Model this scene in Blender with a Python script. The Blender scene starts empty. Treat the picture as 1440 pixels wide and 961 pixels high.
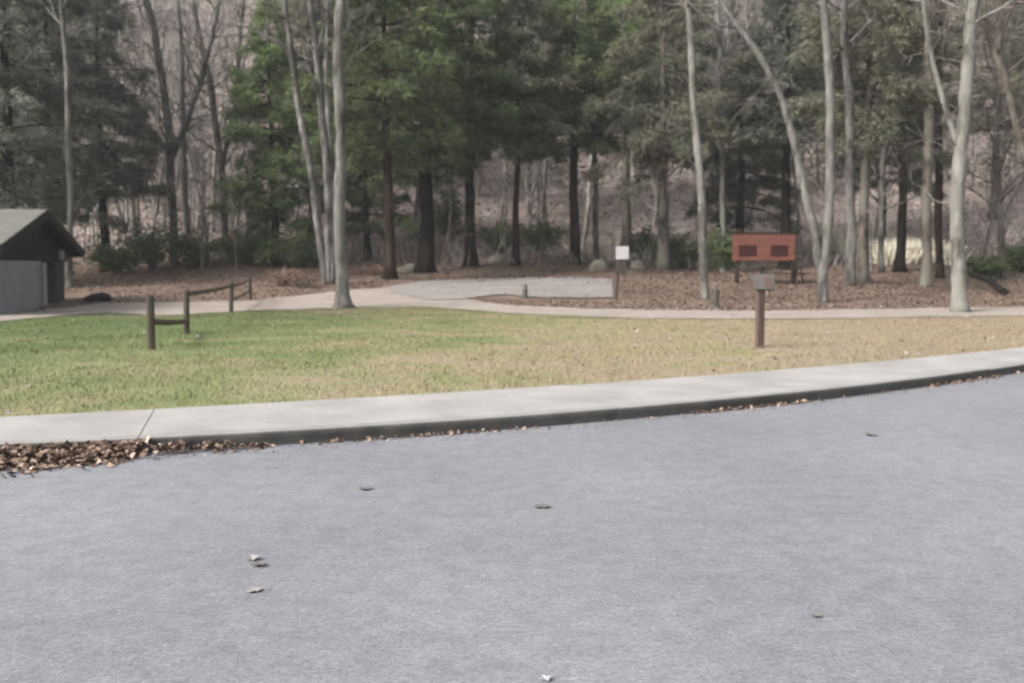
import bpy, math, random
import numpy as np
from mathutils import Vector

R = math.radians
rng = np.random.default_rng(7)
random.seed(7)
scene = bpy.context.scene
col = scene.collection

# ------------------------------------------------------------------ camera, world, sun, exposure
EYE, FPX, HOR = 1.62, 1400.0, 375.0          # eye height, focal length and horizon row of the 1440x961 frame
PITCH = math.atan((480.5 - HOR) / FPX)
cam = bpy.data.objects.new('camera', bpy.data.cameras.new('camera'))
col.objects.link(cam)
cam.location = (0, 0, EYE)
cam.rotation_euler = (math.pi / 2 - PITCH, 0, 0)
cam.data.sensor_width = 36.0
cam.data.lens = 36.0 * FPX / 1440.0
cam.data.clip_start = 0.05
cam.data.clip_end = 2000
cam.data.dof.use_dof = True                   # a soft, slightly misfocused compact-camera picture
cam.data.dof.focus_distance = 2.6
cam.data.dof.aperture_fstop = 4.5
scene.camera = cam

SUN_EL, SUN_AZ = R(35), R(-122)                # azimuth measured from +Y towards +X
world = bpy.data.worlds.new('World'); scene.world = world; world.use_nodes = True
nt = world.node_tree; nt.nodes.clear()
sky = nt.nodes.new('ShaderNodeTexSky'); sky.sky_type = 'NISHITA'; sky.sun_disc = False
sky.sun_elevation = SUN_EL; sky.sun_rotation = SUN_AZ
sky.dust_density = 4.0; sky.air_density = 1.0; sky.ozone_density = 1.0
hsv = nt.nodes.new('ShaderNodeHueSaturation'); hsv.inputs['Saturation'].default_value = 0.30
bg = nt.nodes.new('ShaderNodeBackground'); bg.inputs['Strength'].default_value = 0.125
wo = nt.nodes.new('ShaderNodeOutputWorld')
nt.links.new(sky.outputs[0], hsv.inputs['Color']); nt.links.new(hsv.outputs[0], bg.inputs['Color']); nt.links.new(bg.outputs[0], wo.inputs[0])

sl = bpy.data.lights.new('sun', 'SUN'); sl.energy = 2.0; sl.angle = R(16); sl.color = (1.0, 0.96, 0.90)
sun = bpy.data.objects.new('sun', sl); col.objects.link(sun)
sd = Vector((math.sin(SUN_AZ) * math.cos(SUN_EL), math.cos(SUN_AZ) * math.cos(SUN_EL), math.sin(SUN_EL)))
sun.rotation_euler = sd.to_track_quat('Z', 'Y').to_euler()

vs = scene.view_settings
vs.view_transform = 'Standard'; vs.look = 'None'; vs.gamma = 1.0; vs.use_curve_mapping = False
vs.exposure = 1.47
scene.render.engine = 'CYCLES'
scene.cycles.use_denoising = True
scene.cycles.max_bounces = 6

# ------------------------------------------------------------------ pixel / ground helpers (authoring aids)
FWD = np.array([0, math.cos(PITCH), -math.sin(PITCH)]); UPV = np.array([0, math.sin(PITCH), math.cos(PITCH)])
def ray(px, py):
    return FWD + np.array([1, 0, 0]) * ((px - 720) / FPX) + UPV * ((480.5 - py) / FPX)
def P(px, py, Y):
    d = ray(px, py); return np.array([0, 0, EYE]) + d * (Y / d[1])

def yf(x):                                   # front of the kerb
    x = np.asarray(x, float); c = np.clip(x, -6, 9.5)
    y = 9.84 + .4787 * c + .0264 * c * c
    return y + np.where(x < -6, (x + 6) * .17, 0) + np.where(x > 9.5, (x - 9.5) * .86, 0)
def yb(x):                                   # back of the sidewalk
    x = np.asarray(x, float); c = np.clip(x, -6, 9.5)
    y = 12.06 + .5236 * c + .0149 * c * c
    return y + np.where(x < -6, (x + 6) * .17, 0) + np.where(x > 9.5, (x - 9.5) * .86, 0)
KT = 0.13
def softplus(t, k): return k * np.logaddexp(0, t / k)
def zf(x, y):
    x = np.asarray(x, float); y = np.asarray(y, float)
    z = 0.105 + .055 * softplus(y - 36, 2.0)
    e = y - 70 - 3 * np.sin(x * .05 + 1) - 2 * np.sin(x * .13)
    z = z + .50 * softplus(e, 4.0)
    far = np.clip((y - 40) / 30, 0, 1)
    z = z + far * (.18 * np.sin(x * .31 + y * .22) + .12 * np.sin(x * .73 - y * .41 + 2)) + np.clip((y - 80) / 40, 0, 1) * (1.3 * np.sin(x * .09 + .7) + .8 * np.sin(x * .17 + y * .11))
    near = np.clip((y - yb(x) - .5) / 3, 0, 1)
    return z + near * (.018 * np.sin(x * .9 + y * .5) + .012 * np.sin(x * 1.9 - y * 1.3))
def at(px, py):
    d = ray(px, py); o = np.array([0, 0, EYE]); t = 6.0
    while t < 200:
        p = o + d * t
        if p[2] <= float(zf(p[0], p[1])): break
        t += .08
    return p
def ground(x, y): return float(zf(x, y))

# ------------------------------------------------------------------ mesh helpers
class MB:
    def __init__(s): s.V = []; s.F = []; s.n = 0
    def add(s, V, F):
        V = np.asarray(V, float).reshape(-1, 3)
        s.V.append(V); s.F += [tuple(int(i) + s.n for i in f) for f in F]; s.n += len(V); return s
    def box(s, c, size, rz=0.0, bev=0.0):
        sx, sy, sz = [a / 2 for a in size]
        if bev > 0:
            b = min(bev, sx * .9, sy * .9, sz * .9); pts = []; 
            for z, i in ((-sz, b), (-sz + b, 0), (sz - b, 0), (sz, b)):
                for (ax, ay) in ((-1, -1), (1, -1), (1, 1), (-1, 1)):
                    pts.append((ax * (sx - i), ay * (sy - i), z))
            F = [(3, 2, 1, 0), (12, 13, 14, 15)]
            for r in range(3):
                for k in range(4): F.append((r * 4 + k, r * 4 + (k + 1) % 4, r * 4 + 4 + (k + 1) % 4, r * 4 + 4 + k))
        else:
            pts = [(a * sx, b_ * sy, c_ * sz) for c_ in (-1, 1) for (a, b_) in ((-1, -1), (1, -1), (1, 1), (-1, 1))]
            F = [(3, 2, 1, 0), (4, 5, 6, 7), (0, 1, 5, 4), (1, 2, 6, 5), (2, 3, 7, 6), (3, 0, 4, 7)]
        p = np.array(pts); ca, sa = math.cos(rz), math.sin(rz)
        p = np.stack([p[:, 0] * ca - p[:, 1] * sa, p[:, 0] * sa + p[:, 1] * ca, p[:, 2]], 1) + np.array(c)
        return s.add(p, F)
    def hexa(s, pts8):
        return s.add(pts8, [(3, 2, 1, 0), (4, 5, 6, 7), (0, 1, 5, 4), (1, 2, 6, 5), (2, 3, 7, 6), (3, 0, 4, 7)])
    def tube(s, pts, rad, sides=6, cap=True, jit=0.0, rg=None):
        pts = np.asarray(pts, float); n = len(pts); rad = np.broadcast_to(np.asarray(rad, float), (n,))
        t = np.gradient(pts, axis=0); t /= (np.linalg.norm(t, axis=1, keepdims=True) + 1e-9)
        ref = np.array([1.0, 0, 0]) if abs(t[0][0]) < .9 else np.array([0, 1.0, 0])
        a = np.cross(t, ref); a /= (np.linalg.norm(a, axis=1, keepdims=True) + 1e-9); b = np.cross(t, a)
        th = np.arange(sides) / sides * 2 * math.pi
        rr = rad[:, None] * np.ones((n, sides))
        if jit: rr = rr * (1 + jit * (rg or rng).standard_normal((n, sides)))
        V = pts[:, None, :] + rr[..., None] * (np.cos(th)[None, :, None] * a[:, None, :] + np.sin(th)[None, :, None] * b[:, None, :])
        i = np.arange(n - 1)[:, None] * sides; k = np.arange(sides)[None, :]; k2 = (k + 1) % sides
        F = np.stack([i + k, i + k2, i + sides + k2, i + sides + k], -1).reshape(-1, 4)
        s.V.append(V.reshape(-1, 3)); s.F += [tuple(f) for f in (F + s.n).tolist()]
        if cap:
            s.F.append(tuple(range(s.n + (n - 1) * sides, s.n + n * sides))); s.F.append(tuple(range(s.n + sides - 1, s.n - 1, -1)))
        s.n += n * sides; return s
    def build(s, name, mat, parent=None, smooth=False):
        me = bpy.data.meshes.new(name); me.from_pydata(np.concatenate(s.V).tolist(), [], s.F); me.update()
        return link(name, me, mat, parent, smooth)
def link(name, me, mat, parent=None, smooth=False):
    if smooth: me.polygons.foreach_set('use_smooth', np.ones(len(me.polygons), bool))
    if mat is not None and not me.materials: me.materials.append(mat)
    o = bpy.data.objects.new(name, me); col.objects.link(o)
    if parent is not None:
        o.parent = parent; o.matrix_parent_inverse = parent.matrix_world.inverted() if parent.type != 'EMPTY' else inv(parent)
    return o
def inv(e):
    from mathutils import Matrix
    m = Matrix.Translation(e.location) @ e.rotation_euler.to_matrix().to_4x4()
    return m.inverted()
def big_mesh(name, V, k):
    """V: (N*k,3) vertices, every k in a row make one face"""
    V = np.ascontiguousarray(V, dtype=np.float32).reshape(-1, 3); n = len(V)
    me = bpy.data.meshes.new(name); me.vertices.add(n); me.vertices.foreach_set('co', V.ravel())
    me.loops.add(n); me.loops.foreach_set('vertex_index', np.arange(n, dtype=np.int32))
    me.polygons.add(n // k); me.polygons.foreach_set('loop_start', np.arange(0, n, k, dtype=np.int32))
    me.update(calc_edges=True); return me
def tag(o, label=None, cat=None, group=None, kind=None):
    for k, v in (('label', label), ('category', cat), ('group', group), ('kind', kind)):
        if v: o[k] = v
    return o
def empty(name, loc, label=None, cat=None, group=None, rz=0):
    o = bpy.data.objects.new(name, None); col.objects.link(o); o.location = tuple(float(a) for a in loc); o.rotation_euler = (0, 0, rz)
    o.empty_display_size = .2
    return tag(o, label, cat, group)

# ------------------------------------------------------------------ materials
def new_mat(name):
    m = bpy.data.materials.new(name); m.use_nodes = True; t = m.node_tree
    return m, t, t.nodes['Principled BSDF'], t.nodes, t.links
def ramp(nodes, stops):
    r = nodes.new('ShaderNodeValToRGB'); e = r.color_ramp.elements
    while len(e) < len(stops): e.new(.5)
    for el, (p, c) in zip(e, stops): el.position = p; el.color = (*c, 1)
    return r
def noise(nodes, links, scale, detail=6, rough=.6, vec=None, stretch=None):
    n = nodes.new('ShaderNodeTexNoise'); n.inputs['Scale'].default_value = scale; n.inputs['Detail'].default_value = detail; n.inputs['Roughness'].default_value = rough
    if stretch:
        mp = nodes.new('ShaderNodeMapping'); mp.inputs['Scale'].default_value = stretch
        links.new(vec, mp.inputs['Vector']); links.new(mp.outputs[0], n.inputs['Vector'])
    elif vec is not None: links.new(vec, n.inputs['Vector'])
    return n
def mixc(nodes, links, fac, a, b, mode='MIX'):
    m = nodes.new('ShaderNodeMix'); m.data_type = 'RGBA'; m.blend_type = mode
    for s, v in ((m.inputs[0], fac), (m.inputs[6], a), (m.inputs[7], b)):
        if isinstance(v, (int, float)): s.default_value = v
        elif isinstance(v, tuple): s.default_value = (*v, 1)
        else: links.new(v, s)
    return m.outputs[2]
def bump(nodes, links, h, bsdf, strength=.4, dist=.02):
    b = nodes.new('ShaderNodeBump'); b.inputs['Strength'].default_value = strength; b.inputs['Distance'].default_value = dist
    links.new(h, b.inputs['Height']); links.new(b.outputs[0], bsdf.inputs['Normal'])

def mat_surface(name, stops, scale, fine=60, bumpd=.01, bstr=.4, rough=.9, fine_amt=.35, stretch=None, big=None):
    m, t, b, N, L = new_mat(name); tc = N.new('ShaderNodeTexCoord').outputs['Object']
    n1 = noise(N, L, scale, 5, .6, tc, stretch); r = ramp(N, stops); L.new(n1.outputs[0], r.inputs[0])
    n2 = noise(N, L, fine, 4, .7, tc, stretch)
    r2 = ramp(N, [(.3, (1 - fine_amt,) * 3), (.7, (1 + fine_amt * .6,) * 3)]); L.new(n2.outputs[0], r2.inputs[0])
    c = mixc(N, L, 1.0, r.outputs[0], r2.outputs[0], 'MULTIPLY')
    if big:
        n3 = noise(N, L, big[0], 3, .5, tc); r3 = ramp(N, [(.35, big[1]), (.65, big[2])]); L.new(n3.outputs[0], r3.inputs[0])
        c = mixc(N, L, 1.0, c, r3.outputs[0], 'MULTIPLY')
    L.new(c, b.inputs['Base Color']); b.inputs['Roughness'].default_value = rough
    b.inputs['Specular IOR Level'].default_value = .25
    bump(N, L, n2.outputs[0], b, bstr, bumpd); return m
def mat_leaves(name, stops, trans=.25, rough=.65, pos=None):
    m, t, b, N, L = new_mat(name); g = N.new('ShaderNodeNewGeometry'); r = ramp(N, stops); L.new(g.outputs['Random Per Island'], r.inputs[0])
    c = r.outputs[0]
    if pos:
        tc = N.new('ShaderNodeTexCoord').outputs['Object']; n = noise(N, L, pos[0], 3, .5, tc); r3 = ramp(N, [(.35, pos[1]), (.65, pos[2])]); L.new(n.outputs[0], r3.inputs[0])
        c = mixc(N, L, 1.0, c, r3.outputs[0], 'MULTIPLY')
    L.new(c, b.inputs['Base Color']); b.inputs['Roughness'].default_value = rough; b.inputs['Specular IOR Level'].default_value = .3
    if trans:
        tr = N.new('ShaderNodeBsdfTranslucent'); L.new(c, tr.inputs['Color']); mx = N.new('ShaderNodeMixShader'); mx.inputs[0].default_value = trans
        L.new(b.outputs[0], mx.inputs[1]); L.new(tr.outputs[0], mx.inputs[2]); L.new(mx.outputs[0], N['Material Output'].inputs['Surface'])
    return m
def grass_color(N, L, vec):
    """green turf on the left running out into straw and bare tan turf on the right: the lawn's own colour"""
    sep = N.new('ShaderNodeSeparateXYZ'); L.new(vec, sep.inputs[0])
    n = noise(N, L, .42, 6, .68, vec)
    ma = N.new('ShaderNodeMath'); ma.operation = 'MULTIPLY_ADD'; L.new(sep.outputs['X'], ma.inputs[0]); ma.inputs[1].default_value = .044; ma.inputs[2].default_value = .10
    mb = N.new('ShaderNodeMath'); mb.operation = 'MULTIPLY_ADD'; L.new(n.outputs[0], mb.inputs[0]); mb.inputs[1].default_value = 1.5; L.new(ma.outputs[0], mb.inputs[2])
    # the turf is thinnest beside the sidewalk
    mc = N.new('ShaderNodeMath'); mc.operation = 'MULTIPLY_ADD'; L.new(sep.outputs['Y'], mc.inputs[0]); mc.inputs[1].default_value = -.011; mc.inputs[2].default_value = .01
    md = N.new('ShaderNodeMath'); md.operation = 'ADD'; L.new(mb.outputs[0], md.inputs[0]); L.new(mc.outputs[0], md.inputs[1])
    r = ramp(N, [(.20, (.092, .124, .048)), (.44, (.140, .156, .070)), (.64, (.200, .182, .106)), (.82, (.222, .184, .128)), (1.0, (.205, .168, .120))]); L.new(md.outputs[0], r.inputs[0])
    return r.outputs[0]

M = {}
M['asphalt'] = mat_surface('asphalt', [(.25, (0.1435, 0.1452, 0.1576)), (.5, (0.1732, 0.1751, 0.1902)), (.75, (0.1998, 0.2019, 0.2175))], 6, 30, .005, .5, .85, .22, big=(.38, (.885, .89, .895), (1.075, 1.07, 1.065)))
_m = M['asphalt'].node_tree; _b = _m.nodes['Principled BSDF']; _c = _b.inputs['Base Color'].links[0].from_socket
_v = _m.nodes.new('ShaderNodeTexVoronoi'); _v.inputs['Scale'].default_value = 95; _tc = _m.nodes.new('ShaderNodeTexCoord'); _m.links.new(_tc.outputs['Object'], _v.inputs['Vector'])
_hs = _m.nodes.new('ShaderNodeSeparateColor'); _m.links.new(_v.outputs['Color'], _hs.inputs[0])
_r = ramp(_m.nodes, [(0, (.80,) * 3), (.5, (.99,) * 3), (.9, (1.06,) * 3), (1, (1.28,) * 3)]); _m.links.new(_hs.outputs[0], _r.inputs[0]); _m.links.new(mixc(_m.nodes, _m.links, 1.0, _c, _r.outputs[0], 'MULTIPLY'), _b.inputs['Base Color'])
M['concrete'] = mat_surface('concrete', [(.25, (0.2337, 0.2251, 0.2155)), (.5, (0.2715, 0.2627, 0.2531)), (.75, (0.2968, 0.2877, 0.2812))], 1.6, 26, .004, .4, .9, .14, big=(1.1, (.86, .855, .84), (1.07, 1.06, 1.05)))
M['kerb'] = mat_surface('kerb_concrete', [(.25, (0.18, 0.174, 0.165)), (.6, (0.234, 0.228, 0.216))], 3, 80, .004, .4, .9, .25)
M['kerb_face'] = mat_surface('kerb_front_dark', [(.25, (0.039, 0.039, 0.03705)), (.6, (0.08288, 0.078, 0.07215))], 3, 60, .006, .5, .95, .3)  # darker, mottled tone for the road-facing side of the kerb
M['path'] = mat_surface('gravel_path', [(.25, (0.2088, 0.174, 0.1479)), (.5, (0.2552, 0.2175, 0.1885)), (.75, (0.29, 0.2552, 0.2262))], .8, 40, .01, .4, .95, .25)
M['paved'] = mat_surface('grey_paving', [(.25, (0.168, 0.1512, 0.1428)), (.5, (0.2072, 0.1876, 0.1764)), (.75, (0.2464, 0.2268, 0.2156))], .7, 50, .008, .3, .9, .2)

def mat_terrain():
    m, t, b, N, L = new_mat('terrain_soil'); tc = N.new('ShaderNodeTexCoord').outputs['Object']
    g = grass_color(N, L, tc)
    sep = N.new('ShaderNodeSeparateXYZ'); L.new(tc, sep.inputs[0])
    n1 = noise(N, L, .5, 6, .65, tc); r1 = ramp(N, [(.3, (.085, .058, .044)), (.5, (.135, .095, .073)), (.72, (.20, .152, .12))]); L.new(n1.outputs[0], r1.inputs[0])
    # lawn ends where the path runs: mask on Y with noise
    nb = noise(N, L, .6, 4, .6, tc)
    mm = N.new('ShaderNodeMath'); mm.operation = 'MULTIPLY_ADD'; L.new(nb.outputs[0], mm.inputs[0]); mm.inputs[1].default_value = 7; L.new(sep.outputs['Y'], mm.inputs[2])
    mr = N.new('ShaderNodeMapRange'); mr.inputs['From Min'].default_value = 30; mr.inputs['From Max'].default_value = 38; L.new(mm.outputs[0], mr.inputs['Value'])
    c = mixc(N, L, mr.outputs[0], g, r1.outputs[0])
    # the hillside: greyer, pinkish oak litter with bare soil
    nh = noise(N, L, .45, 8, .75, tc); rh = ramp(N, [(.32, (.115, .098, .082)), (.45, (.22, .178, .160)), (.56, (.29, .240, .218)), (.70, (.37, .31, .285))]); L.new(nh.outputs[0], rh.inputs[0])
    mh = N.new('ShaderNodeMapRange'); mh.inputs['From Min'].default_value = 60; mh.inputs['From Max'].default_value = 72; L.new(sep.outputs['Y'], mh.inputs['Value'])
    c = mixc(N, L, mh.outputs[0], c, rh.outputs[0])
    n2 = noise(N, L, 9, 5, .7, tc); r2 = ramp(N, [(.3, (.78,) * 3), (.7, (1.2,) * 3)]); L.new(n2.outputs[0], r2.inputs[0])
    c = mixc(N, L, 1.0, c, r2.outputs[0], 'MULTIPLY')
    L.new(c, b.inputs['Base Color']); b.inputs['Roughness'].default_value = .95; b.inputs['Specular IOR Level'].default_value = .15
    bump(N, L, n2.outputs[0], b, .6, .05); return m
M['terrain'] = mat_terrain()
def mat_grass():
    m, t, b, N, L = new_mat('grass_blades'); tc = N.new('ShaderNodeTexCoord').outputs['Object']
    g = grass_color(N, L, tc); ge = N.new('ShaderNodeNewGeometry'); r = ramp(N, [(0, (.80, .82, .74)), (.6, (1.08, 1.08, 1.03)), (.85, (1.28, 1.16, 1.0)), (1, (1.6, 1.38, 1.15))]); L.new(ge.outputs['Random Per Island'], r.inputs[0])
    c = mixc(N, L, 1.0, g, r.outputs[0], 'MULTIPLY'); L.new(c, b.inputs['Base Color']); b.inputs['Roughness'].default_value = .7; b.inputs['Specular IOR Level'].default_value = .2
    return m
M['grass'] = mat_grass()
M['litter'] = mat_leaves('leaf_litter', [(0, (0.0672, 0.0448, 0.0336)), (.35, (0.1232, 0.08288, 0.06272)), (.7, (0.168, 0.1187, 0.09184)), (1, (0.2408, 0.1848, 0.1478))], 0, .85)
M['hill_litter'] = mat_leaves('hill_litter', [(0, (.17, .135, .12)), (.5, (.235, .192, .172)), (1, (.30, .255, .232))], 0, .9)
M['grit'] = mat_leaves('grit', [(0, (.14, .12, .10)), (.6, (.22, .19, .165)), (1, (.32, .29, .26))], 0, .9)
M['gutter_leaf'] = mat_leaves('gutter_leaf', [(0, (0.05625, 0.0375, 0.0275)), (.4, (0.125, 0.0825, 0.05875)), (.75, (0.2125, 0.1475, 0.11)), (.95, (0.325, 0.2438, 0.1938)), (1, (0.45, 0.375, 0.3125))], 0, .85)
def mat_bark(name, dark, mid, light, patch=None, sc=1.0):
    m, t, b, N, L = new_mat(name); tc = N.new('ShaderNodeTexCoord').outputs['Object']
    n = noise(N, L, 5 * sc, 6, .65, tc, (1, 1, .22)); r = ramp(N, [(.36, dark), (.5, mid), (.64, light)]); L.new(n.outputs[0], r.inputs[0]); c = r.outputs[0]
    nl_ = noise(N, L, 1.6 * sc, 6, .72, tc, (1, 1, .4)); rl_ = ramp(N, [(.40, (.40, .385, .365)), (.49, (.90, .89, .87)), (.60, (1.30, 1.30, 1.29))]); L.new(nl_.outputs[0], rl_.inputs[0]); c = mixc(N, L, 1.0, c, rl_.outputs[0], 'MULTIPLY')
    if patch:
        n2 = noise(N, L, 1.1 * sc, 4, .6, tc, (1, 1, .45)); r2 = ramp(N, [(.48, (0, 0, 0)), (.60, (1, 1, 1))]); L.new(n2.outputs[0], r2.inputs[0]); c = mixc(N, L, r2.outputs[0], c, patch)
    L.new(c, b.inputs['Base Color']); b.inputs['Roughness'].default_value = .95; b.inputs['Specular IOR Level'].default_value = .15
    n3 = noise(N, L, 14 * sc, 5, .7, tc, (1, 1, .15)); bump(N, L, n3.outputs[0], b, .7, .03); return m
M['bark_pale'] = mat_bark('bark_pale', (0.0646, 0.06181, 0.0564), (0.102, 0.09787, 0.09141), (0.1428, 0.1374, 0.1303), (0.1173, 0.1168, 0.1011))
M['bark_white'] = mat_bark('bark_white', (0.0855, 0.08303, 0.07458), (0.1316, 0.1278, 0.1154), (0.1644, 0.1611, 0.1492), (0.1381, 0.1362, 0.119))
M['bark_grey'] = mat_bark('bark_grey', (0.05803, 0.0558, 0.05357), (0.09598, 0.09151, 0.08705), (0.1384, 0.1317, 0.125))
M['bark_brown'] = mat_bark('bark_brown', (0.04092, 0.03478, 0.02864), (0.07366, 0.06343, 0.0532), (0.1105, 0.09616, 0.08184), (0.1187, 0.1105, 0.09207))
M['bark_dark'] = mat_bark('bark_dark', (0.004821, 0.003749, 0.002947), (0.01018, 0.007769, 0.006161), (0.01875, 0.01392, 0.01098))
M['bark_red'] = mat_bark('bark_red', (0.01381, 0.008532, 0.006526), (0.02511, 0.01607, 0.01255), (0.04018, 0.02637, 0.02084))
M['twig'] = mat_bark('twig_bark', (0.09, 0.07875, 0.07125), (0.1425, 0.1275, 0.1162), (0.2025, 0.1837, 0.1688))
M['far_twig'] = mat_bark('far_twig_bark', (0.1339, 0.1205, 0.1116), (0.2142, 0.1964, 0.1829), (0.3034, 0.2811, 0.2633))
M['needle'] = mat_leaves('hemlock_needles', [(0, (0.04978, 0.06992, 0.03227)), (.4, (0.09574, 0.1254, 0.05915)), (.8, (0.1436, 0.1768, 0.08784)), (1, (0.2011, 0.2313, 0.1344))], .45, .6, (.35, (.75, .8, .75), (1.15, 1.1, .95)))
M['needle_light'] = mat_leaves('light_needles', [(0, (0.06783, 0.1058, 0.0378)), (.4, (0.1217, 0.1742, 0.06804)), (.8, (0.1716, 0.2293, 0.1002)), (1, (0.2294, 0.2756, 0.1465))], .38, .6, (.4, (.8, .85, .8), (1.15, 1.1, 1.0)))
M['needle_dark'] = mat_leaves('dark_needles', [(0, (0.0624, 0.06787, 0.0541)), (.5, (0.12, 0.1285, 0.1035)), (1, (0.198, 0.2036, 0.1705))], .42, .6, (.35, (.75, .8, .8), (1.2, 1.15, 1.1)))
M['needle_olive'] = mat_leaves('olive_needles', [(0, (.075, .078, .052)), (.5, (.142, .144, .100)), (1, (.23, .222, .165))], .45, .6, (.35, (.75, .78, .8), (1.2, 1.15, 1.1)))
M['rhodo'] = mat_leaves('rhododendron_leaf', [(0, (0.05118, 0.07706, 0.03237)), (.5, (0.09102, 0.1305, 0.05394)), (1, (0.1649, 0.2051, 0.09168))], .3, .45, (.6, (.8, .85, .8), (1.15, 1.1, 1.0)))
M['dry_shrub'] = mat_leaves('dry_shrub_leaf', [(0, (.10, .06, .045)), (.5, (.18, .115, .085)), (1, (.28, .20, .15))], .15, .8)
M['fence_wood'] = mat_surface('fence_wood', [(.3, (0.03375, 0.0285, 0.021)), (.7, (0.075, 0.06375, 0.0465))], 4, 40, .006, .5, .9, .35, stretch=(1, 1, .3))
M['rail_wood'] = mat_surface('rail_wood', [(.3, (0.0595, 0.0434, 0.0294)), (.7, (0.112, 0.084, 0.0595))], 4, 40, .006, .5, .9, .35)
M['post_wood'] = mat_surface('post_wood', [(.3, (0.0525, 0.035, 0.0294)), (.7, (0.098, 0.07, 0.0595))], 5, 50, .006, .5, .9, .3, stretch=(1, 1, .2))
M['sign_red'] = mat_surface('sign_red_paint', [(.3, (0.1029, 0.03841, 0.02761)), (.7, (0.146, 0.0563, 0.04141))], 2.5, 40, .004, .3, .7, .25)
M['sign_dark'] = mat_surface('sign_dark_red', [(.3, (0.02218, 0.003456, 0.00288)), (.7, (0.03485, 0.00576, 0.004896))], 4, 60, .004, .3, .7, .3)
M['white_paint'] = mat_surface('white_paint', [(.3, (0.3213, 0.3121, 0.3167)), (.7, (0.3672, 0.358, 0.3626))], 3, 30, .002, .2, .6, .08)
M['plaque'] = mat_surface('plaque_grey', [(.3, (0.06566, 0.05902, 0.05497)), (.7, (0.09123, 0.08336, 0.07598))], 4, 30, .002, .2, .6, .12)
M['dark_metal'] = mat_surface('dark_plate', [(.3, (.030, .022, .020)), (.7, (.050, .038, .035))], 4, 30, .002, .2, .6, .15)
M['block'] = mat_surface('block_wall', [(.3, (0.178, 0.1763, 0.1838)), (.7, (0.2493, 0.2468, 0.2529))], 1.2, 30, .006, .4, .95, .15)
M['hut_dark'] = mat_surface('dark_siding', [(.3, (0.01024, 0.00896, 0.00768)), (.7, (0.02048, 0.01792, 0.01536))], 3, 40, .005, .4, .9, .3)
M['hut_green'] = mat_surface('green_grey_panel', [(.3, (0.04125, 0.04675, 0.04235)), (.7, (0.0605, 0.066, 0.0605))], 2, 40, .004, .3, .9, .2)
M['hut_pale'] = mat_surface('pale_post', [(.3, (0.208, 0.216, 0.212)), (.7, (0.272, 0.28, 0.276))], 3, 30, .003, .3, .8, .12)
M['shingle'] = mat_surface('roof_shingle', [(.25, (0.1233, 0.1221, 0.1092)), (.5, (0.1529, 0.1509, 0.1347)), (.75, (0.1874, 0.1819, 0.1625))], 2.2, 30, .006, .5, .95, .25)
M['rock'] = mat_surface('rock', [(.25, (0.09936, 0.08856, 0.07344)), (.5, (0.1512, 0.1361, 0.1123)), (.75, (0.1987, 0.1814, 0.1534))], 1.8, 18, .02, .6, .95, .3)
M['rock_dark'] = mat_surface('dark_rock', [(.25, (.018, .018, .017)), (.75, (.045, .045, .040))], 2, 18, .02, .6, .95, .3)
M['straw'] = mat_leaves('straw', [(0, (0.4752, 0.4277, 0.3208)), (.5, (0.6653, 0.6178, 0.499)), (1, (0.8316, 0.796, 0.689))], .15, .8)

# ------------------------------------------------------------------ setting: road, kerb, sidewalk, terrain, paths
def sheet(name, xs, ylo, yhi, z, mat, nv=2):
    V = []; F = []
    for x in xs:
        a, b_ = float(ylo(x)), float(yhi(x))
        for k in range(nv): V.append((x, a + (b_ - a) * k / (nv - 1), z))
    for i in range(len(xs) - 1):
        for k in range(nv - 1):
            q = i * nv + k; F.append((q, q + nv, q + nv + 1, q + 1))
    return MB().add(V, F).build(name, mat)
tag(sheet('road', np.linspace(-90, 90, 181), lambda x: -90, lambda x: yf(x) + .06, 0.0, M['asphalt']), kind='structure')
tag(sheet('ground', np.linspace(-160, 160, 3), lambda x: -92, lambda x: 280, -.6, M['terrain']), kind='structure')

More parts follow.
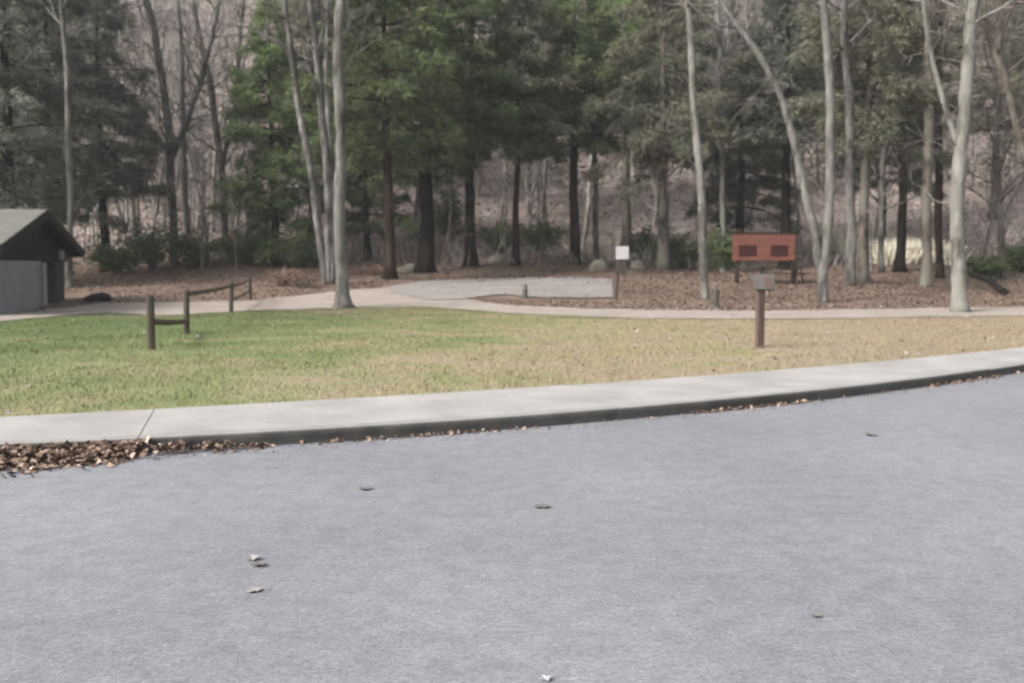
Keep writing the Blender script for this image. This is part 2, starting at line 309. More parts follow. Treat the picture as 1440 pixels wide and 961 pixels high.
st = list(np.arange(-57.2, -12, 4.5)) + [-11.9, -7.6, -3.25, 1.15, 5.4, 9.4] + list(np.arange(12.8, 60, 3.4))
side = empty('sidewalk', (0, 0, 0)); side['kind'] = 'structure'
kerb = empty('kerb', (0, 0, 0)); kerb['kind'] = 'structure'
LEAN = -.30
KW = .17
for a, b_ in zip(st[:-1], st[1:]):
    jx = random.uniform(-.004, .004)
    # slab: from the back of the kerb to the lawn
    n = 8; g = .006
    ts = np.linspace(a + g, b_ - g, n); V = []; F = []
    for x in ts:
        xb = x + LEAN * 1.6
        p0 = (x + LEAN * (KW), float(yf(x + LEAN * KW)) + KW + .012); p1 = (xb, float(yb(xb)))
        for (q, z) in ((p0, -.05), (p0, KT - .006), ((p0[0], p0[1] + .01), KT), ((p1[0], p1[1] - .01), KT + .006), (p1, KT), (p1, -.05)):
            V.append((q[0], q[1], z + jx))
    m = 6
    for i in range(n - 1):
        for k in range(m - 1): F.append((i * m + k, i * m + m + k, i * m + m + k + 1, i * m + k + 1))
    F.append(tuple(range(m))); F.append(tuple(range((n - 1) * m + m - 1, (n - 1) * m - 1, -1)))
    MB().add(V, F).build('slab', M['concrete'], side)
    for (c0, c1) in ((a, (a + b_) / 2), ((a + b_) / 2, b_)):
        ts = np.linspace(c0 + .004, c1 - .004, 6); V = []; F = []
        prof = [(.02, -.08), (.012, .03), (.004, .085), (.006, .112), (.022, KT - .004), (.045, KT - .001 + jx), (KW, KT - .001 + jx), (KW, -.08)]
        for x in ts:
            y0 = float(yf(x)); sl_ = (float(yf(x + .05)) - y0) / .05; nn = np.array([-sl_, 1.0]); nn /= np.linalg.norm(nn)
            for (o_, z) in prof: V.append((x + nn[0] * o_, y0 + nn[1] * o_, z))
        m = len(prof)
        for i in range(5):
            for k in range(m - 1): F.append((i * m + k, i * m + m + k, i * m + m + k + 1, i * m + k + 1))
        F.append(tuple(range(m))); F.append(tuple(range(5 * m + m - 1, 5 * m - 1, -1)))
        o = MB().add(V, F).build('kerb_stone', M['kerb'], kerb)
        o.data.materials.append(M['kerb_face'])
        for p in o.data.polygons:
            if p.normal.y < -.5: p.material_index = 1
# bedding under slab joints
tag(sheet('sidewalk_bedding', np.linspace(-60, 60, 121), lambda x: yf(x) + .1, lambda x: yb(x) + .3, .03, M['hut_dark']), kind='structure')

xs = np.concatenate([np.linspace(-160, -32, 33), np.linspace(-31, 31, 125), np.linspace(32, 160, 33)])
vv = np.concatenate([np.linspace(0, 30, 61), np.linspace(30.8, 70, 50), np.linspace(72, 240, 60)])
GX, GV = np.meshgrid(xs, vv, indexing='ij'); YB = np.minimum(yb(GX), 40 + 0 * GX)
GY = YB - .01 + GV; GZ = zf(GX, GY)
V = np.stack([GX, GY, GZ], -1).reshape(-1, 3); ni, nj = GX.shape
I = (np.arange(ni - 1)[:, None] * nj + np.arange(nj - 1)[None, :]).ravel()
F = np.stack([I, I + nj, I + nj + 1, I + 1], 1).tolist()
terr = MB().add(V, F).build('terrain', M['terrain'], smooth=True); tag(terr, kind='structure')

def strip(name, lower, upper, mat, dz, n=90, m=8, wob=.10):
    lo = np.array(lower, float); up = np.array(upper, float)
    pxs = np.linspace(lo[0, 0], lo[-1, 0], n); V = []; F = []
    sl = np.interp(pxs, lo[:, 0], lo[:, 1]); su = np.interp(pxs, up[:, 0], up[:, 1])
    for i, x in enumerate(pxs):
        p0 = at(x, sl[i]); p1 = at(x, su[i]); d = p1 - p0; dn = d / (np.linalg.norm(d) + 1e-6)
        p0 = p0 + dn * wob * rng.standard_normal(); p1 = p1 + dn * wob * rng.standard_normal()
        for k in range(m):
            q = p0 + (p1 - p0) * k / (m - 1); V.append((q[0], q[1], ground(q[0], q[1]) + dz))
    for i in range(n - 1):
        for k in range(m - 1):
            q = i * m + k; F.append((q, q + m, q + m + 1, q + 1))
    o = MB().add(V, F).build(name, mat, smooth=True); return tag(o, kind='structure')
PLO = [(-500, 520), (-60, 460), (60, 447), (150, 441), (240, 445), (350, 438), (480, 434), (600, 432), (660, 437), (720, 442), (900, 449), (1100, 450), (1280, 447), (1440, 445), (1900, 452)]
PUP = [(-500, 510), (-60, 452), (60, 436), (150, 427), (240, 426), (350, 424), (480, 410), (570, 403), (650, 421), (720, 431), (900, 437), (1100, 438), (1280, 435), (1440, 432), (1900, 438)]
strip('path', PLO, PUP, M['path'], .024)
strip('paved_yard', [(548, 412), (600, 424), (650, 422), (700, 415), (760, 420), (862, 420)], [(548, 404), (600, 396), (650, 394), (720, 392), (790, 391), (862, 393)], M['paved'], .045, 50, 8, .08)

# ------------------------------------------------------------------ trees
def wander(p0, d0, L, n, curl, up=0.0, rg=random):
    """a branch's centre line"""
    p = np.array(p0, float); d = np.array(d0, float); d /= np.linalg.norm(d); pts = [p.copy()]
    for i in range(n):
        d = d + curl * np.array([rg.gauss(0, 1), rg.gauss(0, 1), rg.gauss(0, 1)]) + np.array([0, 0, up]); d /= np.linalg.norm(d)
        p = p + d * (L / n); pts.append(p.copy())
    return np.array(pts)
def smooth_path(pts, rads, step=.45):
    pts = np.array(pts, float); rads = np.array(rads, float)
    s = np.concatenate([[0], np.cumsum(np.linalg.norm(np.diff(pts, axis=0), axis=1))]); n = max(4, int(s[-1] / step))
    q = np.linspace(0, s[-1], n)
    # Catmull-like smoothing by interpolating then averaging
    P_ = np.stack([np.interp(q, s, pts[:, k]) for k in range(3)], 1); r = np.interp(q, s, rads)
    for _ in range(3):
        P_[1:-1] = (P_[:-2] + 2 * P_[1:-1] + P_[2:]) / 4
    return P_, r
def perp_dir(t, ang, az):
    t = t / np.linalg.norm(t); ref = np.array([1.0, 0, 0]) if abs(t[0]) < .8 else np.array([0, 1.0, 0])
    a = np.cross(t, ref); a /= np.linalg.norm(a); b = np.cross(t, a)
    return t * math.cos(ang) + (a * math.cos(az) + b * math.sin(az)) * math.sin(ang)
def ramify(br, tw, path, rad, i0, nl, Lmax, rg, sub=5, twn=4, ang=(35, 70), rmin=.0035):
    """limbs with branches and twigs along path from index fraction i0 up"""
    n = len(path); az = rg.uniform(0, 6.28)
    for k in range(nl):
        f = i0 + (1 - i0) * (k + rg.random()) / nl; i = min(n - 2, max(1, int(f * (n - 1))))
        t = path[i + 1] - path[i - 1]; az += 2.4 + rg.uniform(-.6, .6)
        L = Lmax * (1.05 - .65 * (f - i0) / (1 - i0 + 1e-6)) * rg.uniform(.6, 1.15); r = max(.010, min(rad[i] * .42, .013 * L + .008))
        lp = wander(path[i], perp_dir(t, R(rg.uniform(*ang)), az), L, 7, .13, .07, rg)
        (br[0] if isinstance(br, tuple) else br).tube(lp, np.linspace(r, r * .25, 8), 5, False) if not isinstance(br, list) else br.append(MB().tube(lp, np.linspace(r, r * .25, 8), 6, True))
        for j in range(sub):
            g = .25 + .75 * (j + rg.random()) / sub; q = min(6, max(1, int(g * 7))); L2 = L * rg.uniform(.25, .5)
            bp = wander(lp[q], perp_dir(lp[q + 1 if q < 7 else q] - lp[q - 1], R(rg.uniform(25, 60)), rg.uniform(0, 6.28)), L2, 4, .16, .05, rg)
            r2 = max(rmin * 2, r * .42); tw.tube(bp, np.linspace(r2, rmin * 1.4, 5), 3, False)
            for w in range(twn):
                h = rg.randint(1, 4); L3 = L2 * rg.uniform(.3, .6)
                tp = wander(bp[h], perp_dir(bp[h] - bp[h - 1], R(rg.uniform(20, 60)), rg.uniform(0, 6.28)), L3, 2, .15, .03, rg)
                tw.tube(tp, np.linspace(rmin * 1.7, rmin, 3), 3, False)
def bare_tree(label, base_px, stems, mat, height=17, seed=0, width=20, nl=14, i0=.35, Lmax=4.5, flare=1.6, low=0, name='bare_tree', depth=None, group='bare trees'):
    """stems: pixel paths from the foot up (first point may be the fork); each continued above the frame"""
    rg = random.Random(seed); b0 = at(*base_px) if depth is None else P(*base_px, depth); Y = b0[1]
    if depth is not None: b0[2] = ground(b0[0], Y)
    root = empty(name, b0, label, 'tree', group)
    br, tw = [], MB()
    for si, (path, w0, w1) in enumerate(stems):
        dz = si * .06
        pts = [P(x, y, Y + dz + .25 * math.sin(i * 1.3 + seed)) if i else P(x, y, Y) for i, (x, y) in enumerate(path)]
        if si == 0 or abs(path[0][1] - base_px[1]) < 12: pts[0][2] = ground(pts[0][0], pts[0][1]) - .12
        d = pts[-1] - pts[-2]; d /= np.linalg.norm(d); d = d * .7 + np.array([0, 0, .35]); top = pts[-1].copy()
        zt = ground(b0[0], Y) + height * (1 - .12 * si); k = 0
        while top[2] < zt and k < 8:
            top = top + d * (zt - pts[-1][2]) / 5 * 1.1 + np.array([rg.gauss(0, .12), rg.gauss(0, .12), 0]); pts.append(top.copy()); k += 1
        m = Y / FPX / 2; r0, r1 = w0 * m, w1 * m; npx = len(path)
        zz = np.array([p[2] for p in pts]); zfr = P(720, 0, Y)[2]
        rad = np.interp(zz, [zz[0], max(zfr, zz[0] + 1), max(zz[-1], zfr + .5)], [r0, r1, .02])
        pp, rr = smooth_path(pts, rad, .3)
        kk = np.arange(len(pp)); rr = rr * (1 + .05 * np.sin(kk * .55 + seed) + .05 * np.sin(kk * 1.7 + 2 * seed)); pp[3:, 0] += .035 * np.sin(kk[3:] * .33 + seed) ; pp[3:, 1] += .03 * np.sin(kk[3:] * .27 + 3 * seed)
        if si == 0:
            hgt = pp[:, 2] - pp[0, 2]; rr = rr * (1 + (flare - 1) * np.exp(-hgt / .35))
        MB().tube(pp, rr, 14, True, .035).build('trunk' if si == 0 else 'stem', mat, root, True)
        ramify(br, tw, pp, rr, i0, nl, Lmax, rg, 6, 5, rmin=.005)
        for _ in range(low):
            i = rg.randint(int(len(pp) * .12), int(len(pp) * .45)); L = rg.uniform(.6, 2.2)
            lp = wander(pp[i], perp_dir(pp[i + 1] - pp[i], R(rg.uniform(40, 80)), rg.uniform(0, 6.28)), L, 5, .18, .02, rg); br.append(MB().tube(lp, np.linspace(.022, .006, 6), 5, True))
            for w in range(4):
                h = rg.randint(2, 5); tw.tube(wander(lp[h], perp_dir(lp[h] - lp[h - 1], R(40), rg.uniform(0, 6.28)), L * .4, 2, .2, .02, rg), np.linspace(.010, .006, 3), 3, False)
    for q in br: q.build('limb', mat, root, True)
    tw.build('twigs', M['twig'], root)['kind'] = 'stuff'
    return root

def blades(C, D, L, W, spread, rg):
    """narrow leaf quads (diamonds) at C pointing along D"""
    n = len(C); D = D + spread * rg.standard_normal((n, 3)); D /= np.linalg.norm(D, axis=1, keepdims=True)
    u = rg.standard_normal((n, 3)) * 1.1 + np.array([0, -.35, .7]); s = np.cross(D, u); s /= (np.linalg.norm(s, axis=1, keepdims=True) + 1e-9)
    L = L[:, None]; W = W[:, None]
    return np.stack([C, C + D * L * .45 + s * W, C + D * L, C + D * L * .45 - s * W], 1).reshape(-1, 3)
def hemlock(label, base_px, width, H, cb, Rc, mat, bark='bark_dark', seed=0, nb=110, depth=None, lean=0.0, blade=(.46, .033), dens=.74, name='hemlock_tree', flat=0.0, group='evergreen trees'):
    H = 12 + (H - 12) * .62; rg = random.Random(seed); ng = np.random.default_rng(seed + 99)
    if depth is None: b0 = at(*base_px)
    else: b0 = P(*base_px, depth); b0[2] = ground(b0[0], b0[1])
    Y = b0[1]; root = empty(name, b0, label, 'tree', group); r0 = width * Y / FPX / 2
    n = int(H / .7); zz = np.linspace(-.15, H, n); wob = np.cumsum(ng.standard_normal((n, 2)) * .03, 0)
    tp = np.stack([b0[0] + wob[:, 0] + lean * zz, Y + wob[:, 1], b0[2] + zz], 1); rr = r0 * (1 - .93 * np.clip(zz / H, 0, 1)) * (1 + .7 * np.exp(-np.clip(zz, 0, None) / .4))
    tr = MB().tube(tp, rr, 10, True, .04); tr.build('trunk', M[bark], root, True)
    br = MB(); C = []; D = []; az = rg.uniform(0, 6.28)
    for k in range(nb):
        f = (k + rg.random()) / nb; z = cb + (H - cb) * f; i = min(n - 1, int((z + .15) / (H + .15) * (n - 1))); az += 2.4 + rg.uniform(-1.4, 1.4)
        L = (Rc * (1 - f ** 1.3) + .45) * (.40 + .85 * rg.random() ** .8)
        if f < .12: L *= rg.uniform(.35, 1.0)
        d = np.array([math.cos(az), math.sin(az), rg.uniform(-.30, .45)])
        lp = wander(tp[i], d, L, 7, .10, -.055, rg); br.tube(lp, np.linspace(.012 + .012 * L, .006, 8), 4, False)
        m = int(16 * L * dens) + 5
        for j in range(m):
            g = .18 + .82 * math.sqrt(rg.random()); q = g * 7; a = min(6, int(q)); c = lp[a] + (lp[a + 1] - lp[a]) * (q - a)
            t = lp[a + 1] - lp[a]; t = t / np.linalg.norm(t); sdir = np.cross(t, [0, 0, 1.0]); sg = rg.choice((-1, 1)); off = rg.random() ** .7 * .40 * L * (1.2 - g)
            dd = t * .7 + sdir * sg * .7 + np.array([0, 0, -.18]); base = c + sdir * sg * off + t * off * .6 + np.array([0, 0, -.35 * off + rg.gauss(0, .12)])
            for _ in range(9): C.append(base); D.append(dd)
    for _ in range(int(cb * 1.6)):                                       # dead lower twigs
        z = rg.uniform(1.2, cb); i = min(n - 1, int((z + .15) / (H + .15) * (n - 1)))
        br.tube(wander(tp[i], (rg.gauss(0, 1), rg.gauss(0, 1), -.1), rg.uniform(.4, 1.4), 3, .12, -.03, rg), np.linspace(.014, .005, 4), 3, False)
    br.build('branches', M[bark], root)['kind'] = 'stuff'
    C = np.array(C); D = np.array(D); N_ = len(C); C = C + ng.standard_normal((N_, 3)) * .11
    V = blades(C, D, blade[0] * ng.uniform(.5, 1.3, N_), blade[1] * ng.uniform(.5, 1.3, N_), .45, ng)
    link('crown', big_mesh('crown', V, 4), mat, root)['kind'] = 'stuff'
    return root

def shrub(label, px, depth, w, h, mat, seed, n=2600, leaf=(.13, .028), name='rhododendron_shrub', cat='shrub', group='shrubs under the trees', wood='bark_brown'):
    ng = np.random.default_rng(seed); rg = random.Random(seed); b0 = P(px, 380, depth); b0[2] = ground(b0[0], b0[1])
    root = empty(name, b0, label, cat, group); st_ = MB(); tips = []
    for k in range(16):
        a = rg.uniform(0, 6.28); rad = math.sqrt(rg.random()) * w / 2; tip = np.array([b0[0] + math.cos(a) * rad, b0[1] + math.sin(a) * rad, b0[2] + h * (1 - .45 * (2 * rad / w) ** 2) * rg.uniform(.6, 1)])
        pth = [b0 + np.array([rg.gauss(0, .1), rg.gauss(0, .1), -.05])]; mid = (pth[0] + tip) / 2 + np.array([0, 0, .15 * h]); pth += [mid, tip]
        pp, rr = smooth_path(pth, [.03, .02, .008], .25); st_.tube(pp, rr, 4, False)
        for q in pp[len(pp) // 3:]: tips.append(q)
    st_.build('stems', M[wood], root)['kind'] = 'stuff'; tips = np.array(tips)
    C0 = tips[ng.integers(0, len(tips), n // 7)] + ng.standard_normal((n // 7, 3)) * np.array([.22, .22, .16]) * (w / 3); C = np.repeat(C0, 7, 0)
    C[:, 2] = np.maximum(C[:, 2], b0[2] + .05)
    az = ng.uniform(0, 6.28, len(C)); D = np.stack([np.cos(az), np.sin(az), ng.uniform(-.4, .5, len(C))], 1)
    V = blades(C, D, leaf[0] * ng.uniform(.7, 1.3, len(C)), leaf[1] * ng.uniform(.7, 1.3, len(C)), .1, ng); link('foliage', big_mesh('foliage', V, 4), mat, root)['kind'] = 'stuff'
    return root

# --- pale bare trees in front
bare_tree('straight pale grey trunk with flared dark foot beside the path, left of centre', (483, 434), [([(483, 434), (479, 380), (479, 300), (478, 200), (476, 100), (479, 0)], 17, 13)], M['bark_pale'], 19, 1, flare=2.1, i0=.62, low=2)
bare_tree('clump of slender pale stems leaning left just behind the straight flared trunk', (460, 400), [([(458, 400), (448, 320), (438, 250), (424, 170), (411, 90), (400, 0)], 10, 8), ([(463, 400), (462, 300), (457, 200), (447, 100), (436, 0)], 11, 9), ([(468, 400), (466, 300), (463, 180), (458, 90), (462, 0)], 9, 7)], M['bark_grey'], 17, 2, flare=1.5, i0=.66, nl=9, low=2)
bare_tree('slim whitish trunk leaning slightly left, rising from beside a brown stump', (992, 422), [([(992, 422), (990, 370), (985, 270), (978, 170), (972, 80), (967, 0)], 12, 9)], M['bark_white'], 18, 3, flare=1.3, i0=.62, low=3)
bare_tree('forked pale tree whose long left stem bows over to the left, behind the red sign', (1157, 426), [([(1157, 426), (1158, 380), (1163, 320), (1168, 250), (1169, 150), (1162, 60), (1158, 0)], 15, 11), ([(1157, 400), (1148, 330), (1132, 280), (1118, 200), (1098, 130), (1064, 72), (1028, 25), (1008, -10)], 13, 8)], M['bark_pale'], 18, 4, flare=1.35, i0=.62, low=3)
bare_tree('grey trunk standing close behind the forked pale tree on its right side', (1196, 402), [([(1196, 402), (1196, 300), (1195, 180), (1190, 80), (1186, 0)], 13, 11)], M['bark_grey'], 18, 5, i0=.6, low=3)
bare_tree('thick pale trunk with broad foot at the path edge near the right border', (1350, 440), [([(1350, 440), (1347, 380), (1346, 300), (1352, 210), (1357, 120), (1366, 40), (1372, 0)], 20, 16), ([(1352, 215), (1330, 160), (1312, 90), (1302, 20), (1298, -20)], 8, 6)], M['bark_white'], 19, 6, flare=1.7, i0=.5, low=7)
bare_tree('brownish trunk just left of the thick pale trunk near the right border', (1303, 404), [([(1303, 404), (1303, 300), (1306, 180), (1307, 90), (1302, 0)], 14, 12)], M['bark_brown'], 19, 7, i0=.5, low=8)
bare_tree('thin dark trunk rising directly behind the brownish trunk on the right', (1322, 392), [([(1322, 392), (1320, 280), (1319, 150), (1321, 0)], 11, 10)], M['bark_red'], 18, 8, i0=.6, low=3)
bare_tree('dark crooked tree bending left at the right border of the view', (1470, 412), [([(1470, 412), (1456, 290), (1438, 200), (1416, 120), (1392, 60), (1374, 10)], 13, 8)], M['bark_brown'], 16, 9, i0=.45, low=9)
bare_tree('slender light grey trunk rising right behind the hut roof', (97, 385), [([(97, 385), (98, 280), (97, 180), (92, 80), (88, 0)], 9, 7)], M['bark_pale'], 17, 10, depth=46, i0=.68, low=3)
bare_tree('grey brown trunk with spreading limbs above the green shrubs on the left', (245, 370), [([(245, 370), (243, 300), (238, 200), (229, 110), (216, 40), (205, 0)], 12, 9), ([(240, 230), (262, 170), (285, 110), (300, 40), (308, 0)], 7, 6)], M['bark_grey'], 16, 11, depth=60, i0=.4, nl=18, low=6)
bare_tree('pale thin trunk beside the grey brown tree above the shrubs on the left', (264, 368), [([(264, 368), (262, 300), (258, 210), (256, 100), (250, 0)], 9, 7)], M['bark_white'], 14, 12, depth=62, i0=.4, low=4)
bare_tree('thin pale trunk deep in the shade between white trunk and red sign', (1018, 372), [([(1018, 372), (1017, 280), (1014, 180), (1012, 80), (1010, 0)], 8, 7)], M['bark_pale'], 15, 13, depth=58, i0=.5, low=3)
bare_tree('slim grey trunk in the gap above the white trail sign', (838, 366), [([(838, 366), (838, 280), (834, 180), (832, 90), (828, 0)], 8, 7)], M['bark_pale'], 15, 14, depth=64, i0=.4, low=4)
bare_tree('bare tree with many fine grey limbs in the pinkish gap left of the evergreens', (318, 366), [([(318, 366), (316, 300), (310, 220), (296, 120), (278, 40), (270, 0)], 10, 8), ([(312, 240), (330, 150), (338, 60), (342, 0)], 6, 5)], M['bark_grey'], 15, 15, depth=63, i0=.3, nl=18, low=6)
bare_tree('leafless grey tree with fine spreading twigs at the far right border', (1412, 392), [([(1412, 392), (1408, 310), (1400, 220), (1404, 120), (1410, 0)], 9, 7)], M['bark_brown'], 15, 16, depth=52, i0=.18, nl=26, low=10)
bare_tree('slender twiggy tree between the brownish trunk and the forked tree', (1240, 384), [([(1240, 384), (1238, 300), (1244, 200), (1250, 100), (1248, 0)], 8, 7)], M['bark_grey'], 15, 17, depth=56, i0=.2, nl=24, low=10)

# --- evergreens
hemlock('evergreen with reddish dark trunk, leftmost of three standing behind the path', (549, 393), 16, 24, 6.4, 4.2, M['needle'], 'bark_red', 21, lean=-.012)
hemlock('evergreen with thickest black trunk, middle of three standing behind the path', (598, 384), 24, 27, 6.4, 4.6, M['needle'], 'bark_dark', 22, nb=130)
hemlock('tall evergreen with straight black trunk bare to mid height, rightmost of three', (663, 375), 17, 26, 7.2, 4.0, M['needle_light'], 'bark_dark', 23, lean=.01)
hemlock('evergreen with thin reddish trunk above a pale rock near the centre', (725, 374), 11, 21, 7.6, 3.4, M['needle_olive'], 'bark_red', 24)
hemlock('evergreen with dark trunk left of the white trail sign', (809, 373), 16, 24, 7.4, 4.4, M['needle'], 'bark_red', 25, nb=125)
hemlock('olive evergreen with brown trunk between trail sign and white trunk', (935, 366), 17, 25, 7.0, 4.6, M['needle_olive'], 'bark_brown', 26, depth=60, nb=130)
hemlock('low branched green evergreen left of the leaning pale stems', (386, 366), 12, 19, 1.5, 3.4, M['needle_light'], 'bark_dark', 27, depth=61, nb=130)
hemlock('evergreen with black trunk rising directly behind the red sign', (1104, 376), 15, 24, 8.0, 4.4, M['needle_dark'], 'bark_dark', 28, depth=60, nb=125)
hemlock('evergreen with narrow dark trunk in front of the pale clearing', (1265, 383), 14, 22, 8.5, 3.3, M['needle_olive'], 'bark_dark', 29)
hemlock('dark stout evergreen trunk beside the grey trunk right of the forked tree', (1212, 398), 16, 23, 7.2, 3.6, M['needle_olive'], 'bark_brown', 30)
hemlock('dense dark evergreen behind the hut at the left border', (20, 380), 22, 24, 3.0, 4.4, M['needle_dark'], 'bark_dark', 31, depth=48, nb=140)
hemlock('dark shaggy evergreen right behind the ridge of the hut roof', (70, 380), 16, 25, 3.4, 4.0, M['needle_dark'], 'bark_dark', 32, depth=54, nb=130)
hemlock('dark evergreen standing between the hut and the leafless gap on the left', (150, 378), 14, 22, 4.5, 3.7, M['needle_dark'], 'bark_dark', 33, depth=58, nb=110)
hemlock('dark grey green evergreen filling the gap left of the red sign', (1040, 374), 14, 18, 3.6, 3.4, M['needle_dark'], 'bark_dark', 34, depth=66, nb=120)
hemlock('tall olive evergreen in the upper middle behind the trail sign', (880, 368), 15, 27, 10, 4.0, M['needle_light'], 'bark_brown', 35, depth=72, nb=120)
hemlock('evergreen with drooping boughs deep between the forked tree and brownish trunk', (1236, 380), 13, 22, 5.5, 3.6, M['needle_dark'], 'bark_dark', 36, depth=68, nb=120)
hemlock('soft green evergreen behind the leaning pale stems, left of centre', (440, 372), 15, 25, 5.5, 4.2, M['needle_olive'], 'bark_dark', 37, depth=66, nb=130)
hemlock('young low evergreen standing just right of the flared trunk', (518, 378), 10, 15, 2.6, 2.8, M['needle'], 'bark_dark', 38, depth=64, nb=100)
hemlock('evergreen with pale green boughs above the centre of the yard', (765, 370), 14, 27, 10.5, 4.0, M['needle_olive'], 'bark_brown', 39, depth=76, nb=120)
hemlock('grey green evergreen at the far right behind the thick pale trunk', (1395, 376), 13, 24, 7, 3.8, M['needle_olive'], 'bark_brown', 40, depth=74, nb=110)

# --- shrubs
for i, (px, dp, w, h, mt, lb) in enumerate([
    (165, 55, 3.2, 2.0, 'rhodo', 'leafy green shrub nearest the hut in the left shrub row'),
    (213, 57, 3.4, 2.5, 'rhodo', 'tallest green shrub in the middle of the left shrub row'),
    (276, 58, 3.2, 2.1, 'rhodo', 'green shrub at the right end of the left shrub row'),
    (345, 60, 2.8, 2.2, 'rhodo', 'green shrub left of the low branched evergreen'),
    (425, 58, 2.6, 2.0, 'rhodo', 'green shrub behind the leaning pale stems'),
    (628, 72, 3.4, 2.6, 'rhodo', 'green shrub between the two black evergreen trunks'),
    (700, 68, 2.2, 2.0, 'rhodo', 'green shrub right of the tall black evergreen trunk'),
    (762, 66, 3.0, 2.6, 'rhodo', 'broad green shrub left of the evergreen by the trail sign'),
    (908, 68, 2.4, 2.2, 'rhodo', 'green shrub just right of the white trail sign'),
    (960, 62, 2.8, 2.3, 'rhodo', 'dark green shrub behind the slim whitish trunk'),
    (1020, 58, 2.4, 2.3, 'rhodo', 'dark green shrub left of the red sign'),
    (1438, 55, 2.4, 1.7, 'rhodo', 'green shrub at the right border behind the fallen log'),
    (1385, 52, 1.5, 1.2, 'rhodo', 'blue green shrub right of the thick pale trunk')]):
    shrub(lb, px, dp, w * 1.25, h * 1.15, M[mt], 100 + i, 6500, (.16, .034))
for i, (px, dp, w, h, lb) in enumerate([(395, 46, 2.0, .8, 'low dry brown shrub at the far end of the fence'), (425, 45, 2.2, .9, 'dry brown shrub left of the flared pale trunk'), (520, 55, 2.2, .7, 'dry brown shrub between flared trunk and reddish evergreen')]):
    shrub(lb, px, dp, w, h, M['dry_shrub'], 140 + i, 1500, (.09, .03), 'dry_shrub')

# --- the wood on the hillside: two masses nobody could count
def proto_bare(seed):
    rg = random.Random(seed); mb = MB(); tw = MB(); H = rg.uniform(14, 20)
    path = wander((0, 0, -.3), (rg.gauss(0, .05), rg.gauss(0, .05), 1), H, 14, .035, .03, rg); rad = np.linspace(rg.uniform(.12, .24), .02, 15)
    mb.tube(path, rad, 6, False); ramify(mb, mb, path, rad, .18, 15, 4.4, rg, 4, 3, rmin=.011)
    return np.concatenate(mb.V), [f for f in mb.F]
def proto_green(seed, dens=1.0):
    ng = np.random.default_rng(seed); H = ng.uniform(15, 22); n = int(3000 * dens); f = ng.random(n) ** .8; rad = (3.2 * (1 - f) + .3) * np.sqrt(ng.random(n)); az = ng.uniform(0, 6.28, n)
    z = 3 + (H - 3) * f - .15 * rad; C = np.stack([np.cos(az) * rad, np.sin(az) * rad, z], 1); D = np.stack([np.cos(az), np.sin(az), -.25 + 0 * az], 1)
    return blades(C, D, .8 * ng.uniform(.5, 1.2, n), .11 * ng.uniform(.5, 1.2, n), .5, ng)
def place(n, y0, y1, seed):
    ng = np.random.default_rng(seed); out = []
    for _ in range(n):
        y = y0 + (y1 - y0) * ng.random() ** 1.1; x = ng.uniform(-.62, .62) * y; out.append((x, y, ground(x, y), ng.uniform(0, 6.28), ng.uniform(.75, 1.2)))
    return out
protos = [proto_bare(300 + i) for i in range(6)]
TV = []; TF = []; off = 0
for i, (x, y, z, a, s_) in enumerate(place(330, 70, 172, 5)):
    V, F = protos[i % 6]; ca, sa = math.cos(a), math.sin(a)
    TV.append(np.stack([V[:, 0] * ca - V[:, 1] * sa, V[:, 0] * sa + V[:, 1] * ca, V[:, 2]], 1) * s_ + np.array([x, y, z])); TF.append(np.array(F) + off); off += len(V)
for i in range(46):
    y = rng.uniform(64, 96); x = y * (rng.uniform(-.42, -.25) if i % 2 else rng.uniform(.22, .52)); a = rng.uniform(0, 6.28); s_ = rng.uniform(.6, .95)
    V, F = protos[i % 6]; ca, sa = math.cos(a), math.sin(a)
    TV.append(np.stack([V[:, 0] * ca - V[:, 1] * sa, V[:, 0] * sa + V[:, 1] * ca, V[:, 2]], 1) * s_ + np.array([x, y, ground(x, y)])); TF.append(np.array(F) + off); off += len(V)
V = np.concatenate(TV).astype(np.float32); F = np.concatenate(TF).astype(np.int32)
me = bpy.data.meshes.new('bare_woods'); me.vertices.add(len(V)); me.vertices.foreach_set('co', V.ravel()); me.loops.add(F.size); me.loops.foreach_set('vertex_index', F.ravel())
me.polygons.add(len(F)); me.polygons.foreach_set('loop_start', np.arange(0, F.size, 4, dtype=np.int32)); me.update(calc_edges=True)
tag(link('bare_woods', me, M['far_twig']), 'mass of leafless grey trees covering the far hillside', 'woods', kind='stuff')
